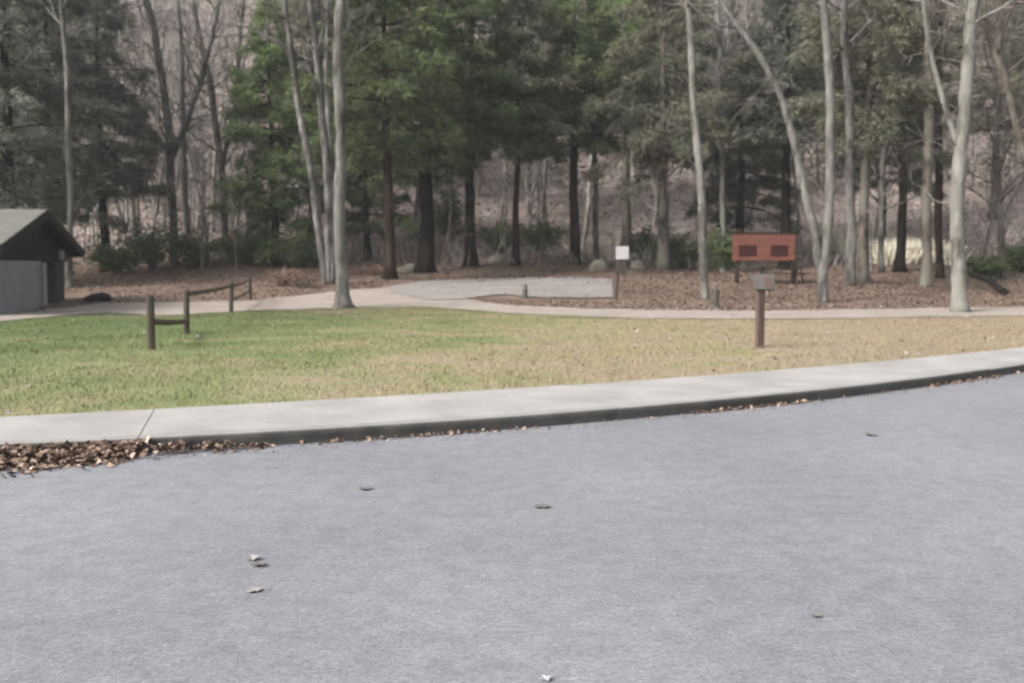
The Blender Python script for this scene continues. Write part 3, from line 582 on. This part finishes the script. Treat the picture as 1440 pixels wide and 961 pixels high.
# thin young trees one can tell apart between the evergreens
saps = []
for k in range(4):
    rg = random.Random(500 + k); tr_, bb = MB(), MB(); path = wander((0, 0, -.2), (rg.gauss(0, .08), rg.gauss(0, .08), 1), rg.uniform(6.5, 9.5), 14, .04, .02, rg); rad = np.linspace(rg.uniform(.05, .08), .012, 15)
    tr_.tube(path, rad, 7, True, .03); ramify(bb, bb, path, rad, .22, 13, 2.2, rg, 4, 3, rmin=.006); saps.append((tr_, bb))
made = []; spots = sorted([(rng.uniform(-.48, .50), rng.uniform(55, 69)) for _ in range(20)])
NTH = ['', 'second', 'third', 'fourth', 'fifth', 'sixth', 'seventh', 'eighth', 'ninth', 'tenth']
for i, (sx, y) in enumerate(spots):
    x = y * sx; k = i % 4; e = 'left' if i < 10 else 'right'; q = i if i < 10 else 19 - i; nth = ('%s from the %s' % (NTH[q], e)) if q else e + 'most'
    root = empty('bare_sapling', (x, y, ground(x, y)), 'thin leafless sapling, %s among those behind the path' % nth, 'sapling', 'young leafless saplings between the evergreens')
    if i < 4:
        a = saps[k][0].build('trunk', M['twig']); b = saps[k][1].build('branches', M['twig']); b['kind'] = 'stuff'; made.append((a, b))
    else:
        a, b = made[k][0].copy(), made[k][1].copy(); col.objects.link(a); col.objects.link(b)
    a.parent = root; b.parent = root; root.rotation_euler = (0, 0, rng.uniform(0, 6.28)); root.scale = (1, 1, rng.uniform(.8, 1.15))
gp = [proto_green(400 + i) for i in range(4)]; GVs = []
for i, (x, y, z, a, s_) in enumerate(place(105, 74, 168, 6)):
    if -.39 < x / y < -.27: continue                        # the leafless gap on the left
    V = gp[i % 4]; ca, sa = math.cos(a), math.sin(a); GVs.append(np.stack([V[:, 0] * ca - V[:, 1] * sa, V[:, 0] * sa + V[:, 1] * ca, V[:, 2]], 1) * s_ + np.array([x, y, z]))
tag(link('evergreen_woods', big_mesh('evergreen_woods', np.concatenate(GVs), 4), M['needle_olive']), 'mass of olive evergreens scattered over the far hillside', 'woods', kind='stuff')

# brush, hillside leaves and a clearing of dry grass
ng = np.random.default_rng(21); n = 16000; y = 60 + 75 * ng.random(n) ** 1.2; x = ng.uniform(-.62, .62, n) * y; C = np.stack([x, y, zf(x, y) - .05], 1)
D = np.stack([ng.standard_normal(n) * .28, ng.standard_normal(n) * .28, np.ones(n)], 1); hh = ng.uniform(.5, 2.6, n) * ng.random(n) ** .5
tag(link('brush', big_mesh('brush', blades(C, D, hh, .012 + .010 * hh, .12, ng), 4), M['far_twig']), 'thin leafless brush standing on the wooded slope', 'brush', kind='stuff')
n = 70000; y = 68 + 85 * ng.random(n) ** 1.15; x = ng.uniform(-.62, .62, n) * y; az = ng.uniform(0, 6.28, n); C = np.stack([x, y, zf(x, y) + .04], 1)
D = np.stack([np.cos(az), np.sin(az), .3 * np.sin(az) + ng.standard_normal(n) * .3], 1)
tag(link('hillside_leaves', big_mesh('hillside_leaves', blades(C, D, ng.uniform(.2, .5, n), ng.uniform(.05, .13, n), .1, ng), 4), M['hill_litter']), 'brown leaf litter covering the far hillside', 'leaves', kind='stuff')
n = 7600; x0, x1 = P(1195, 370, 66)[0], P(1296, 370, 66)[0]; x = ng.uniform(x0, x1, n); y = ng.uniform(60, 72, n); C = np.stack([x, y, zf(x, y) - .02], 1); D = np.stack([ng.standard_normal(n) * .3, ng.standard_normal(n) * .3, np.ones(n)], 1)
tag(link('dry_grass', big_mesh('dry_grass', blades(C, D, ng.uniform(.8, 1.7, n), ng.uniform(.03, .07, n), .15, ng), 4), M['straw']), 'tall pale dry grass in the clearing seen between the right trunks', 'grass', kind='stuff')

# ------------------------------------------------------------------ hut on the left
A = np.array([-15.6, 29.6]); B = np.array([-17.5, 39.2]); u = (B - A) / np.linalg.norm(B - A); w_ = np.array([-u[1], u[0]]); Lw = float(np.linalg.norm(B - A)); DEP = 9.0
hut = empty('hut', (A[0], A[1], .1), 'grey block hut with pale shingled roof and dark gable at left border', 'hut')
def H3(s, d, z):                              # s along the gable wall, d back from it, z up from the ground
    q = A + u * s + w_ * d; return (q[0], q[1], .06 + z)
def hbox(mb, s0, s1, d0, d1, z0, z1):
    return mb.hexa([H3(s0, d0, z0), H3(s1, d0, z0), H3(s1, d1, z0), H3(s0, d1, z0), H3(s0, d0, z1), H3(s1, d0, z1), H3(s1, d1, z1), H3(s0, d1, z1)])
EH, RH, OV = 2.22, 3.42, .55
W1 = Lw * .60
wl = hbox(MB(), 0, W1, .0, DEP, -.2, EH).build('wall', M['block'], hut)
# courses of blocks, joints recessed: raised blocks on the two seen walls
for r in range(7):
    z0, z1 = r * .25 + .012, r * .25 + .238
    s = 0 if r % 2 == 0 else -.25
    while s < W1:
        a0, a1 = max(s + .006, .0), min(s + .494, W1)
        if a1 - a0 > .05: hbox(MB(), a0, a1, -.012, .02, z0, z1).build('block', M['block'], wl)
        s += .5
hbox(MB(), W1 + .9, Lw, 2.2, 2.35, -.2, EH).build('porch_back_wall', M['hut_green'], hut)
hbox(MB(), W1 + .02, Lw, 2.36, DEP, -.2, EH - .02).build('rear_wall', M['hut_green'], hut)
hbox(MB(), W1 + .03, W1 + .55, .35, .47, 0, EH - .1).build('side_panel', M['hut_green'], hut)
hbox(MB(), W1 + .62, W1 + 1.12, .04, .2, -.1, 1.70).build('pale_post', M['hut_pale'], hut)
hbox(MB(), Lw - 1.55, Lw - .25, .035, .55, -.1, EH).build('corner_pier', M['hut_green'], hut)
hbox(MB(), Lw - 1.25, Lw - .75, -.12, -.042, EH - .40, EH - .05).build('lamp_box', M['hut_pale'], hut)
hbox(MB(), -.2, Lw + .2, -.1, 5.0, -.16, .02).build('plinth', M['paved'], hut)
# gable triangle of dark boards
for k in range(20):
    s0, s1 = Lw * k / 20 + .012, Lw * (k + 1) / 20 - .012
    h = lambda s: EH + (RH - EH) * (1 - abs(s - Lw / 2) / (Lw / 2)) - .06
    mb = MB().hexa([H3(s0, -.04, 1.76), H3(s1, -.04, 1.76), H3(s1, .03, 1.76), H3(s0, .03, 1.76), H3(s0, -.04, h(s0)), H3(s1, -.04, h(s1)), H3(s1, .03, h(s1)), H3(s0, .03, h(s0))]); mb.build('gable_board', M['hut_dark'], hut)
# roof: two slopes of overlapping shingle courses, with barge boards
slope = (RH - EH) / (Lw / 2)
for sgn in (-1, 1):
    rp = MB(); Sr, Se = Lw / 2, (Lw / 2 + .35)
    def Q(t, d, dz): return H3(Lw / 2 + sgn * t, d, RH - slope * t + dz)
    rp.hexa([Q(0, -OV, 0), Q(Se, -OV, 0), Q(Se, DEP, 0), Q(0, DEP, 0), Q(0, -OV, .08), Q(Se, -OV, .08), Q(Se, DEP, .08), Q(0, DEP, .08)])
    rf = rp.build('roof', M['hut_dark'], hut)
    nc = 20
    for c in range(nc):
        t0, t1 = Se * c / nc, Se * (c + 1) / nc + .04
        MB().hexa([Q(t0, -OV - .03, .085), Q(t1, -OV - .03, .085), Q(t1, DEP, .085), Q(t0, DEP, .085), Q(t0, -OV - .03, .092), Q(t1, -OV - .03, .125), Q(t1, DEP, .125), Q(t0, DEP, .092)]).build('shingle_course', M['shingle'], rf)
    MB().hexa([Q(-.01, -OV - .06, -.22), Q(Se, -OV - .06, -.22), Q(Se, -OV - .035, -.22), Q(-.01, -OV - .035, -.22), Q(-.01, -OV - .06, .08), Q(Se, -OV - .06, .08), Q(Se, -OV - .035, .08), Q(-.01, -OV - .035, .08)]).build('barge_board', M['hut_dark'], hut)
    MB().hexa([Q(Se - .03, -OV, -.2), Q(Se + .02, -OV, -.2), Q(Se + .02, DEP, -.2), Q(Se - .03, DEP, -.2), Q(Se - .03, -OV, -.005), Q(Se + .02, -OV, -.005), Q(Se + .02, DEP, -.005), Q(Se - .03, DEP, -.005)]).build('fascia', M['hut_dark'], hut)

# ------------------------------------------------------------------ fence
fp = [at(213, 492), at(262, 470), at(325, 440), at(352, 423)]
hts = [.99, 1.0, .98, .96]; lean = [(.0, 0), (.02, .01), (.02, 0), (-.01, 0)]
fence = empty('fence', fp[0], 'low dark wooden post and rail fence beside the lawn', 'fence'); tops = []
for p, h, l in zip(fp, hts, lean):
    g = ground(p[0], p[1]); base = np.array([p[0], p[1], g - .15]); top = np.array([p[0] + l[0], p[1] + l[1], g + h]); r = .075
    mb = MB().tube([base, base * .5 + top * .5, top - (0, 0, .03), top], [r * 1.05, r, r * .98, r * .8], 8, True, .03); mb.build('post', M['fence_wood'], fence); tops.append((base, top))
def rail(i, j, f0, f1, r=.062):
    a = tops[i][0] + (tops[i][1] - tops[i][0]) * f0; b = tops[j][0] + (tops[j][1] - tops[j][0]) * f1; m = (a + b) / 2 + np.array([0, 0, -.03])
    pp, rr = smooth_path([a, m, b], [r, r * .95, r * .9], .6); MB().tube(pp, rr, 7, True, .05).build('rail', M['rail_wood'], fence)
rail(0, 1, .58, .38); rail(1, 2, .92, .90); rail(2, 3, .88, .88); rail(2, 3, .5, .5, .05)

# ------------------------------------------------------------------ signs and posts
p = at(1068, 489); g = ground(p[0], p[1])
t = empty('marker_post', (p[0], p[1], g), 'slim brown wooden post with pale plaque on top, nearest the sidewalk', 'post')
MB().box((p[0], p[1], g + .53), (.125, .125, 1.30), .25, .012).build('post', M['post_wood'], t)
pl = MB(); c = np.array([p[0] + .045, p[1] - .03, g + 1.24]); 
pl.hexa([c + (-.19, -.09, -.15), c + (.19, -.09, -.15), c + (.19, -.06, -.17), c + (-.19, -.06, -.17), c + (-.19, .06, .13), c + (.19, .06, .13), c + (.19, .09, .11), c + (-.19, .09, .11)]); pq = pl.build('plaque', M['plaque'], t)
MB().box((p[0], p[1] + .015, g + 1.20), (.09, .07, .1)).build('bracket', M['dark_metal'], t)
MB().hexa([c + (.02, -.080, -.115), c + (.15, -.080, -.115), c + (.15, -.075, -.118), c + (.02, -.075, -.118), c + (.02, .022, .065), c + (.15, .022, .065), c + (.15, .027, .062), c + (.02, .027, .062)]).build('inset', M['post_wood'], pq)

p = at(865, 422); g = ground(p[0], p[1]); sc = p[1] / FPX
t = empty('trail_sign', (p[0], p[1], g), 'white square trail sign over a dark plate on a leaning brown post', 'sign')
top = P(872, 352, p[1]); pp, rr = smooth_path([(p[0], p[1], g - .2), (p[0] + .02, p[1], g + .7), top], [.085, .08, .075], .4); MB().tube(pp, rr, 8, True, .03).build('post', M['post_wood'], t)
c = P(875, 356, p[1] - .12); MB().box(c, (18 * sc, .03, 18 * sc), .06, .01).build('white_plate', M['white_paint'], t)
c = P(873, 377, p[1] - .12); MB().box(c, (15 * sc, .03, 17 * sc), .06, .008).build('dark_plate', M['dark_metal'], t)

p = at(1040, 399); Y = p[1]; sc = Y / FPX
t = empty('park_sign', (P(1075, 399, Y)[0], Y, ground(P(1075, 399, Y)[0], Y)), 'wide red brown plank sign with two dark red blocks of lettering on posts', 'sign')
for px in (1037, 1116):
    b = P(px, 399, Y); gz = ground(b[0], Y); tz = P(px, 322 if px < 1060 else 327, Y)[2]
    MB().box((b[0], Y + .1, (gz - .2 + tz) / 2), (.20, .18, tz - gz + .2), 0, .015).build('post', M['bark_red'], t)
zt, zb = P(0, 329, Y)[2], P(0, 367, Y)[2]; xl, xr = P(1030, 350, Y)[0], P(1118, 350, Y)[0]; nb = 4; hb = (zt - zb) / nb
for k in range(nb):
    MB().box(((xl + xr) / 2 + random.uniform(-.01, .01), Y - .02, zb + hb * (k + .5)), (xr - xl, .06, hb - .014), 0, .008).build('board', M['sign_red'], t)
for (x0, x1, ins) in ((1039, 1064, 0), (1084, 1108, 0)):
    a, b = P(x0, 345, Y - .055), P(x1, 361, Y - .055)
    pnl = MB().box(((a[0] + b[0]) / 2, Y - .058, (a[2] + b[2]) / 2), (b[0] - a[0], .012, a[2] - b[2]), 0, .004).build('letter_block', M['sign_dark'], t)
MB().box(((xl + xr) / 2, Y - .03, zt + .035), (xr - xl + .12, .14, .06), 0, .01).build('cap_rail', M['bark_red'], t)

p = P(1099, 390, 49.5); gx, gy = p[0], p[1]; g = ground(gx, gy)
t = empty('picnic_table', (gx, gy, g), 'dark wooden picnic table behind the red sign', 'table')
for k in range(4): MB().box((gx, gy - .3 + k * .2, g + .76), (2.5, .18, .05), 0, .006).build('tabletop_plank', M['fence_wood'], t)
for s_ in (-1, 1):
    MB().box((gx, gy + s_ * .72, g + .45), (2.5, .26, .05), 0, .006).build('bench', M['fence_wood'], t)
    MB().box((gx + s_ * .9, gy, g + .42), (.06, 1.6, .1), 0).build('cross_beam', M['fence_wood'], t)
    for q in (-1, 1): MB().tube([(gx + s_ * .86, gy + q * .72, g - .05), (gx + s_ * .86, gy + q * .22, g + .735)], [.05, .05], 4).build('leg', M['fence_wood'], t)

p = at(1004, 434); g = ground(p[0], p[1]); t = empty('stump', (p[0], p[1], g), 'short brown stump at the foot of the slim whitish trunk', 'stump')
MB().tube([(p[0], p[1], g - .1), (p[0], p[1], g + .1), (p[0] + .02, p[1], g + .45), (p[0] + .03, p[1], g + .68)], [.24, .18, .15, .14], 10, True, .06).build('stump_wood', M['bark_brown'], t)
MB().tube([(p[0] + .03, p[1], g + .672), (p[0] + .03, p[1], g + .69)], [.115, .11], 10, True, .04).build('cut_face', M['rail_wood'], t)

def rock(label, px, depth, size, mat, seed, name='boulder', flat=.7, py=None):
    ng = np.random.default_rng(seed); b = P(px, 385, depth); g = ground(b[0], b[1]); V = []; F = []; nu, nv = 12, 8
    for j in range(nv + 1):
        for i in range(nu):
            th = math.pi * j / nv; ph = 2 * math.pi * i / nu; V.append((math.sin(th) * math.cos(ph), math.sin(th) * math.sin(ph), math.cos(th)))
    V = np.array(V); k = ng.standard_normal((6, 3)); s = 1 + .16 * np.sum([np.sin(V @ (kk * 2.2) + i) for i, kk in enumerate(k)], 0) / 1.6; 
    V = np.sign(V) * np.abs(V) ** .8 * s[:, None] * np.array(size) / 2 + np.array([b[0], b[1], g + size[2] * .12])
    for j in range(nv):
        for i in range(nu): F.append((j * nu + i, (j + 1) * nu + i, (j + 1) * nu + (i + 1) % nu, j * nu + (i + 1) % nu))
    o = MB().add(V, F).build(name, mat, smooth=True); return tag(o, label, 'rock', 'rocks under the trees')
rock('pale tan boulder just left of the white trail sign', 840, 56, (1.15, .9, 1.0), M['rock'], 1)
rock('pale boulder at the right side of the white trail sign', 895, 58, (1.0, .8, .8), M['rock'], 2)
rock('pale rock below the thin reddish evergreen near the centre', 703, 63, (1.2, .9, .7), M['rock'], 3)
rock('pale rock between the reddish trunk and the thickest black trunk', 575, 58, (1.2, .9, .8), M['rock'], 4)
rock('low pale rock under the green shrub behind the far fence end', 325, 62, (1.7, 1.0, .6), M['rock'], 5)
rock('long black boulder lying beside the right corner of the hut', 137, 38.6, (.95, .6, .45), M['rock_dark'], 6)
p = at(738, 420); g = ground(p[0], p[1]); t = empty('bollard', (p[0], p[1], g), 'short pale bollard at the near edge of the grey yard', 'bollard')
MB().tube([(p[0], p[1], g - .1), (p[0], p[1], g + .5), (p[0], p[1], g + .56)], [.12, .115, .08], 10).build('shaft', M['plaque'], t)
MB().tube([(p[0], p[1], g + .40), (p[0], p[1], g + .44)], [.125, .125], 10).build('band', M['block'], t)

a, b = at(1368, 402), at(1412, 416); t = empty('fallen_log', (a[0], a[1], ground(a[0], a[1])), 'dark fallen log lying right of the thick pale trunk', 'log')
pp = [(a[0], a[1] + .8, ground(a[0], a[1] + .8) + .62), ((a[0] + b[0]) / 2, (a[1] + b[1]) / 2, ground(a[0], a[1]) + .34), (b[0], b[1], ground(b[0], b[1]) + .14)]
q, r = smooth_path(pp, [.10, .14, .17], .3); MB().tube(q, r, 9, True, .05).build('log_wood', M['bark_dark'], t)
br = MB()
for k in range(7): br.tube(wander(q[int(k * len(q) / 8)], (random.gauss(0, .6), random.gauss(0, .6), .8), random.uniform(.4, .9), 4, .2, 0), np.linspace(.03, .008, 5), 4, False)
br.build('branch_stubs', M['bark_dark'], t)['kind'] = 'stuff'

# ------------------------------------------------------------------ grass, leaf litter, debris
def tri_blades(x, y, z, h, w, ng):
    n = len(x); a = ng.uniform(0, 6.28, n); lean_ = ng.standard_normal((n, 2)) * .5; B_ = np.stack([x, y, z], 1)
    s = np.stack([np.cos(a) * w, np.sin(a) * w, 0 * a], 1); T = B_ + np.stack([lean_[:, 0] * h, lean_[:, 1] * h, h], 1); return np.stack([B_ - s, B_ + s, T], 1).reshape(-1, 3)
plo = np.array([at(x, y) for x, y in PLO[1:]]); pup = np.array([at(x, y) for x, y in PUP[1:]])
def path_near(x): return np.interp(x, plo[:, 0], plo[:, 1])
def path_far(x): return np.interp(x, pup[:, 0], pup[:, 1])
ng = np.random.default_rng(11); n = 620000
gx = ng.uniform(-20, 22, n); gy = ng.uniform(7, 36, n); k = (gy > yb(gx) - .03) & (gy < path_near(gx) + .25 * ng.standard_normal(n)) & (np.abs(gx) < gy * .60 + 2)
dens = np.clip(1.15 - .018 * (gx + 6), .35, 1) * (.65 + .35 * np.sin(gx * 1.1 + 2 * np.sin(gy * .8)) * np.sin(gy * 1.3)); k &= ng.random(n) < dens
gx, gy = gx[k], gy[k]; n = len(gx)
hut_in = ((gx - A[0]) * w_[0] + (gy - A[1]) * w_[1] > -.15) & (gx < -14.5) & (gy > 27); gx, gy = gx[~hut_in], gy[~hut_in]; n = len(gx)
h = ng.uniform(.025, .07, n) * np.where(ng.random(n) < .04, 1.7, 1)
tag(link('grass', big_mesh('grass', tri_blades(gx, gy, zf(gx, gy) - .008, h, ng.uniform(.004, .009, n), ng), 3), M['grass']), 'short winter lawn grass, green at left fading to straw', 'grass', kind='stuff')

def leaf_quads(x, y, z, size, tilt, ng):
    n = len(x); a = ng.uniform(0, 6.28, n); d = np.stack([np.cos(a), np.sin(a), tilt * ng.standard_normal(n)], 1); s = np.stack([-np.sin(a), np.cos(a), tilt * ng.standard_normal(n)], 1)
    C = np.stack([x, y, z], 1); L = size[:, None] * ng.uniform(.8, 1.2, (n, 1)); W = size[:, None] * ng.uniform(.3, .5, (n, 1)); up = np.array([0, 0, 1.0]) * size[:, None] * ng.uniform(.05, .3, (n, 1))
    return np.stack([C - d * L * .5, C + s * W + up, C + d * L * .5 + up * .3, C - s * W + up], 1).reshape(-1, 3)
n = 120000; x = ng.uniform(-34, 34, n); y = 31 + 45 * ng.random(n) ** .9
k = (np.abs(x) < y * .58 + 2) & ((y > path_far(x) + .1 * ng.standard_normal(n))); x, y = x[k], y[k]
keep = ~(((x - A[0]) * w_[0] + (y - A[1]) * w_[1] > -.3) & (x < -14) & (y < 43)); x, y = x[keep], y[keep]
yard = (x > -6) & (x < 4.6) & (y > 38.5) & (y < 51); k = ~yard | (ng.random(len(x)) < .10); x, y = x[k], y[k]
tag(link('leaf_litter', big_mesh('leaf_litter', leaf_quads(x, y, zf(x, y) + .012 + ng.uniform(0, .04, len(x)), ng.uniform(.06, .125, len(x)), .3, ng), 4), M['litter']), 'brown fallen leaves carpeting the woodland floor', 'leaves', kind='stuff')
n = 2600; x = ng.uniform(-16, 20, n); y = ng.uniform(8, 35, n); k = (y > yb(x)) & (ng.random(n) < np.clip(.35 + .05 * x, .12, 1)); x, y = x[k], y[k]
tag(link('lawn_leaves', big_mesh('lawn_leaves', leaf_quads(x, y, zf(x, y) + .02 + ng.uniform(0, .02, len(x)), ng.uniform(.04, .09, len(x)), .4, ng), 4), M['hill_litter']), 'dry leaves scattered over the lawn and path', 'leaves', kind='stuff')
# leaves banked in the gutter: deep at the left end, thin along the rest
xs_, ys_, zs_, ss_ = [], [], [], []
for _ in range(11000):
    q = ng.random(); x = -8.5 + 5.3 * q ** .8 if ng.random() < .72 else ng.uniform(-4.6, 12)
    pile = np.clip((-2.2 - x) / 2.4, 0, 1) ** .8; wd = .03 + .035 * (math.sin(x * 2.1) + 1) * .5 + .30 * pile
    d = abs(ng.standard_normal()) * wd; 
    if pile == 0 and ng.random() < .55 + .40 * (math.sin(x * 1.7) > -.2): continue
    hgt = (.012 + .10 * min(1, pile * 2)) * max(0, 1 - d / (wd * 2.0)) * ng.random() ** .6
    xs_.append(x); ys_.append(float(yf(x)) - .01 - d); zs_.append(.008 + hgt); ss_.append(ng.uniform(.03, .06 + .035 * pile))
x = np.array(xs_)
tag(link('gutter_leaves', big_mesh('gutter_leaves', leaf_quads(x, np.array(ys_), np.array(zs_), np.array(ss_), .45, ng), 4), M['gutter_leaf']), 'brown leaves banked along the kerb, deepest at the left', 'leaves', kind='stuff')
n = 1500; x = ng.uniform(-8, 12, n); y = yf(x) - .02 - np.abs(ng.standard_normal(n)) * .22
tag(link('gutter_grit', big_mesh('gutter_grit', leaf_quads(x, y, .006 + 0 * x, ng.uniform(.008, .03, n), .3, ng), 4), M['grit']), 'tan grit and leaf crumbs along the gutter', 'grit', kind='stuff')

# single leaves lying on the road
def road_leaf(label, px, py, size, mat, seed, rz, curl=.25, name='fallen_leaf', cat='leaf'):
    ng_ = random.Random(seed); d = ray(px, py); tt = -EYE / d[2]; p = np.array([0, 0, EYE]) + d * tt
    out = [(0, -.5), (.16, -.34), (.40, -.28), (.30, -.08), (.46, .10), (.22, .14), (.20, .36), (0, .52), (-.18, .34), (-.24, .12), (-.44, .12), (-.30, -.06), (-.42, -.26), (-.15, -.33)]
    V = [(0, 0, .05 * size)]; 
    for (a, b) in out: V.append((a * size * ng_.uniform(.85, 1.15), b * size * ng_.uniform(.85, 1.15), curl * size * (abs(a) + .3 * abs(b)) + .006))
    V = np.array(V); ca, sa = math.cos(rz), math.sin(rz); V = np.stack([V[:, 0] * ca - V[:, 1] * sa + p[0], V[:, 0] * sa + V[:, 1] * ca + p[1], V[:, 2] + .004], 1); m = len(out)
    bk = V - np.array([0, 0, .0025]); F = [(0, 1 + i, 1 + (i + 1) % m) for i in range(m)] + [(m + 1, m + 2 + (i + 1) % m, m + 2 + i) for i in range(m)] + [(1 + i, m + 2 + i, m + 2 + (i + 1) % m, 1 + (i + 1) % m) for i in range(m)]
    o = MB().add(np.concatenate([V, bk]), F).build(name, mat); return tag(o, label, cat, 'single leaves on the road')
LP = mat_surface('pale_dry_leaf', [(.3, (.20, .185, .18)), (.7, (.28, .265, .26))], 9, 60, .002, .2, .8, .2)
LD = mat_surface('grey_brown_leaf', [(.3, (.09, .083, .083)), (.7, (.15, .14, .14))], 9, 60, .002, .2, .8, .2)
LW = mat_surface('white_scrap', [(.3, (.26, .26, .29)), (.7, (.31, .31, .335))], 9, 60, .002, .2, .6, .05)
road_leaf('curled pale leaf on the road at lower left', 354, 788, .10, LP, 1, .4, .35)
road_leaf('dark leaf tucked against the curled pale leaf at lower left', 364, 797, .085, LD, 2, 1.9, .3)
road_leaf('flat pale leaf just below the curled leaf pair at lower left', 357, 832, .09, LP, 3, 2.6, .08)
road_leaf('small dark leaf on the road left of centre', 513, 689, .115, LD, 4, .9, .2)
road_leaf('dark flat leaf on the road in the centre', 762, 714, .12, LD, 5, 2.2, .1)
road_leaf('dark curled leaf on the road near the right kerb', 1224, 613, .14, LD, 6, .2, .3)
road_leaf('small grey leaf on the road at lower right', 1148, 868, .055, LD, 7, 1.2, .2)
road_leaf('white paper scrap at the bottom edge of the road', 766, 957, .055, LW, 8, .5, .2, 'paper_scrap', 'paper')


# ------------------------------------------------------------------ thin haze, added to lift the dark tones of the woods
hz = MB().box((0, 95, 64), (344, 396, 131.4)).build('haze', None); tag(hz, 'thin grey haze added to lift the dark woods', 'haze', kind='stuff')
hm = bpy.data.materials.new('lift_haze'); hm.use_nodes = True; t = hm.node_tree; t.nodes.clear()
pv = t.nodes.new('ShaderNodeVolumePrincipled'); pv.inputs['Color'].default_value = (.93, .95, .96, 1); pv.inputs['Density'].default_value = .00042; pv.inputs['Anisotropy'].default_value = .1
out = t.nodes.new('ShaderNodeOutputMaterial'); t.links.new(pv.outputs[0], out.inputs['Volume']); hz.data.materials.append(hm)
